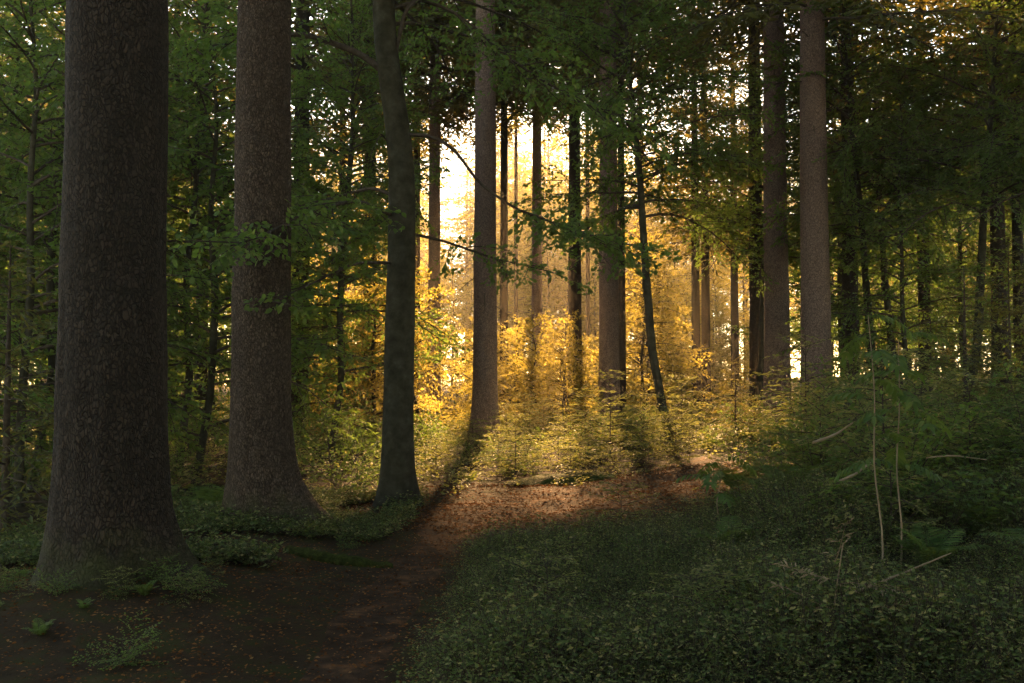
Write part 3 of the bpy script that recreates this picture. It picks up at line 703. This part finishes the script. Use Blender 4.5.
def stick(label, pts, r):
    rng = rng_(len(label)); c = along(pts, 12); o = c[0].copy(); c = c - o
    m = mesh_obj('fallen_stick', [(*tube(c, np.linspace(r, r * .5, 12) * (1 + .15 * rng.normal(0, 1, 12)), 7), 0)], M['dry'], None, True); m.location = o
    tag(m, label, 'stick')
def gp(px, d, h): x = px2x(px, d); return (x, d, gz(x, d) + h)
stick('pale broken branch lying across plants right of the path', [gp(812, 9.3, .80), gp(834, 9.4, .86), gp(852, 9.5, .95)], .014)
stick('pale dry stalk lying low in front of the tall saplings', [gp(838, 8.2, .58), gp(852, 8.2, .62), gp(874, 8.3, .74)], .012)
stick('long thin twig lying in the undergrowth at lower right', [gp(838, 6.0, .27), gp(890, 6.1, .36), gp(948, 6.2, .48)], .008)
stick('grey twig lying on shaded plants near the right edge', [gp(925, 8.8, .62), gp(950, 8.9, .62), gp(985, 9.0, .56)], .009)

# mossy root crossing beside the path
rg = rng_(171); c = along([gp(290, 9.2, -.03), gp(320, 9.0, .0), gp(350, 8.9, .01), gp(392, 9.0, -.03)], 20); o0 = c[0].copy()
v, f = tube(c - o0, .075 * (1 + .2 * rg.normal(0, .6, 20)), 12)
m = mesh_obj('mossy_log', [(v, f, 0)], M['moss'], None, True); m.location = o0
tag(m, 'mossy half buried log at the left side of the path', 'log')
t = thing('moss_mound', 'low mossy mound glowing beside the sunlit bare path', 'moss', at(585, 15.0))
th = np.arange(28) / 28 * 6.283; V = [[0, 0, .13]]
for rr_ in np.linspace(.12, 1, 9):
    rad = 1 + .18 * (vnoise(np.cos(th) * 2 + 9, np.sin(th) * 2 + 5, 31) - .5)
    for k in range(28): V.append([math.cos(th[k]) * rr_ * 1.15 * rad[k], math.sin(th[k]) * rr_ * .5 * rad[k], .13 * (1 - rr_ ** 2) - .06 * rr_ + .05 * float(vnoise(math.cos(th[k]) * rr_ * 6 + 20, math.sin(th[k]) * rr_ * 6 + 20, 33))])
Fq = [[1 + r * 28 + k, 1 + r * 28 + (k + 1) % 28, 1 + (r + 1) * 28 + (k + 1) % 28, 1 + (r + 1) * 28 + k] for r in range(8) for k in range(28)]
F3 = [[0, 1 + k, 1 + (k + 1) % 28] for k in range(28)]
mesh_obj('cushion', [(np.array(V), np.array(Fq), 0)], M['moss'], t, True)
mesh_obj('cap', [(np.array(V), np.array(F3), 0)], M['moss'], t, True)

# ------------------------------------------------------------------ ground cover
def tuft(seed, n, H, Rr, leafL, wr=.62):
    """leaves and stems of one bushy tuft"""
    rng = rng_(seed); ns = 9; a = rng.uniform(0, 6.283, ns); e = rng.uniform(.6, 1.4, ns); l = H * rng.uniform(.6, 1.1, ns)
    D = np.stack([np.cos(a) * np.cos(e), np.sin(a) * np.cos(e), np.sin(e)], 1); A = np.stack([np.cos(a), np.sin(a), 0 * a], 1) * Rr * .3 * rng.uniform(0, 1, (ns, 1))
    B = A + D * l[:, None]; idx = rng.integers(0, ns, n); f = rng.uniform(.3, 1.05, n)
    P = A[idx] + D[idx] * (l[idx] * f)[:, None] + rng.normal(0, Rr * .22, (n, 3)) * np.array([1, 1, .4])
    b = rng.uniform(0, 6.283, n); LD = np.stack([np.cos(b), np.sin(b), rng.uniform(-.3, .5, n)], 1)
    N = np.array([0, 0, 1.0]) + rng.normal(0, .45, (n, 3)); L = leafL * rng.uniform(.6, 1.15, n)
    V, Fq = leaves(P, LD, N, L, L * wr)
    return V, Fq, sticks(A, B, .0022)
def cover(name, label, tufts, XY, sc, m, lift=0.0):
    ch = []; rng = rng_(len(label)); which = rng.integers(0, len(tufts), len(XY))
    for k, (V, Fq, (SV, SF)) in enumerate(tufts):
        P = XY[which == k]; n = len(P)
        if n == 0: continue
        a = rng.uniform(0, 6.283, n); s = sc[which == k]; z = ground(P[:, 0], P[:, 1]) + lift
        for (v, f, mi) in ((V, Fq, 0), (SV, SF, 1)):
            c, q = np.cos(a)[:, None], np.sin(a)[:, None]
            W = np.stack([(v[None, :, 0] * c - v[None, :, 1] * q) * s[:, None] + P[:, 0:1], (v[None, :, 0] * q + v[None, :, 1] * c) * s[:, None] + P[:, 1:2], v[None, :, 2] * s[:, None] + z[:, None]], -1)
            ch.append((W.reshape(-1, 3), (f[None] + (np.arange(n) * len(v))[:, None, None]).reshape(-1, f.shape[1]), mi))
    o = mesh_obj(name, ch, [m, M['twig']]); tag(o, label, name.replace('_', ' '), kind='stuff'); return o
def pts_in(n, xr, yr, pred, seed):
    rng = rng_(seed); x = rng.uniform(*xr, n); y = rng.uniform(*yr, n); k = pred(x, y); return np.stack([x[k], y[k]], 1)
TB = [tuft(201, 120, .34, .22, .027), tuft(202, 120, .28, .24, .023), tuft(209, 80, .44, .22, .036, .5)]
P = pts_in(10500, (-1.2, 7.5), (4.2, 13.2), lambda x, y: (x > path_x(y) + .38 + .25 * vnoise(x * 2, y * 2, 41)) & (x < .62 * y + 1) & (vnoise(x * 1.1, y * 1.1, 42) > .10) & (y < 10.3 + .9 * np.maximum(0, x - 1.6) ** 1.2), 1)
P = P[:5600]
s = .45 + 1.0 * vnoise(P[:, 0] * 1.1, P[:, 1] * 1.1, 43); s *= (.5 + .5 * smooth(.25, 1.1, P[:, 0] - path_x(P[:, 1]))) * (.55 + .45 * smooth(10.6, 8.8, P[:, 1] - .9 * np.maximum(0, P[:, 0] - 1.6)))
cover('bilberry_cover', 'dense low bilberry carpet right of the path', TB, P, s, M['bilberry'])
P = pts_in(2600, (-5, -1.2), (8.2, 13.5), lambda x, y: (x < path_x(y) - .55) & (vnoise(x * 1.2, y * 1.2, 44) > .42), 2)
cover('herb_cover', 'low green herbs around the foot of the left trunks', [tuft(203, 50, .22, .2, .05), tuft(204, 46, .18, .2, .045)], P, .6 + .6 * vnoise(P[:, 0] * 2, P[:, 1] * 2, 45), M['bilberry'])
P = pts_in(6500, (-22, 24), (13.2, 58), lambda x, y: (np.abs(x) < .58 * y + 2) & ~((y < 14.7) & (np.abs(x - path_x(y)) < 1.0)) & (vnoise(x * .5, y * .5, 46) > .22), 3)
cover('undergrowth_cover', 'mixed low undergrowth between the trunks behind the path', [tuft(205, 44, .5, .34, .085), tuft(206, 40, .42, .34, .075)], P, .5 + .8 * vnoise(P[:, 0] * .7, P[:, 1] * .7, 47), M['sapling'])
P = pts_in(2600, (3.2, 14), (8, 20), lambda x, y: (x > .30 * y + .6) & (x < .62 * y + 1), 4)
cover('thicket_cover', 'dark knee high thicket on the right hand slope', [tuft(207, 60, .6, .34, .065), tuft(208, 60, .5, .34, .055)], P, .6 + .7 * vnoise(P[:, 0] * .8, P[:, 1] * .8, 48), M['fern'])
# leaf litter
rng = rng_(301); n = 30000
x = np.concatenate([rng.uniform(-5.5, .3, n), rng.uniform(-1.6, 3.6, 9000)]); y = np.concatenate([rng.uniform(4, 13, n), rng.uniform(10.8, 15, 9000)])
pp = np.stack([x, y, ground(x, y) + .012 + rng.uniform(0, .012, len(x))], 1); a = rng.uniform(0, 6.283, len(x)); L = np.concatenate([rng.uniform(.010, .034, n), rng.uniform(.02, .055, 9000)])
v, f = leaves(pp, np.stack([np.cos(a), np.sin(a), rng.uniform(-.1, .3, len(a))], 1), np.array([0, 0, 1.0]) + rng.normal(0, .35, (len(x), 3)), L, L * .6, cup=.2)
o = mesh_obj('leaf_litter', [(v, f, 0)], M['litter']); tag(o, 'brown fallen leaves scattered on path and floor', 'leaf litter', kind='stuff')
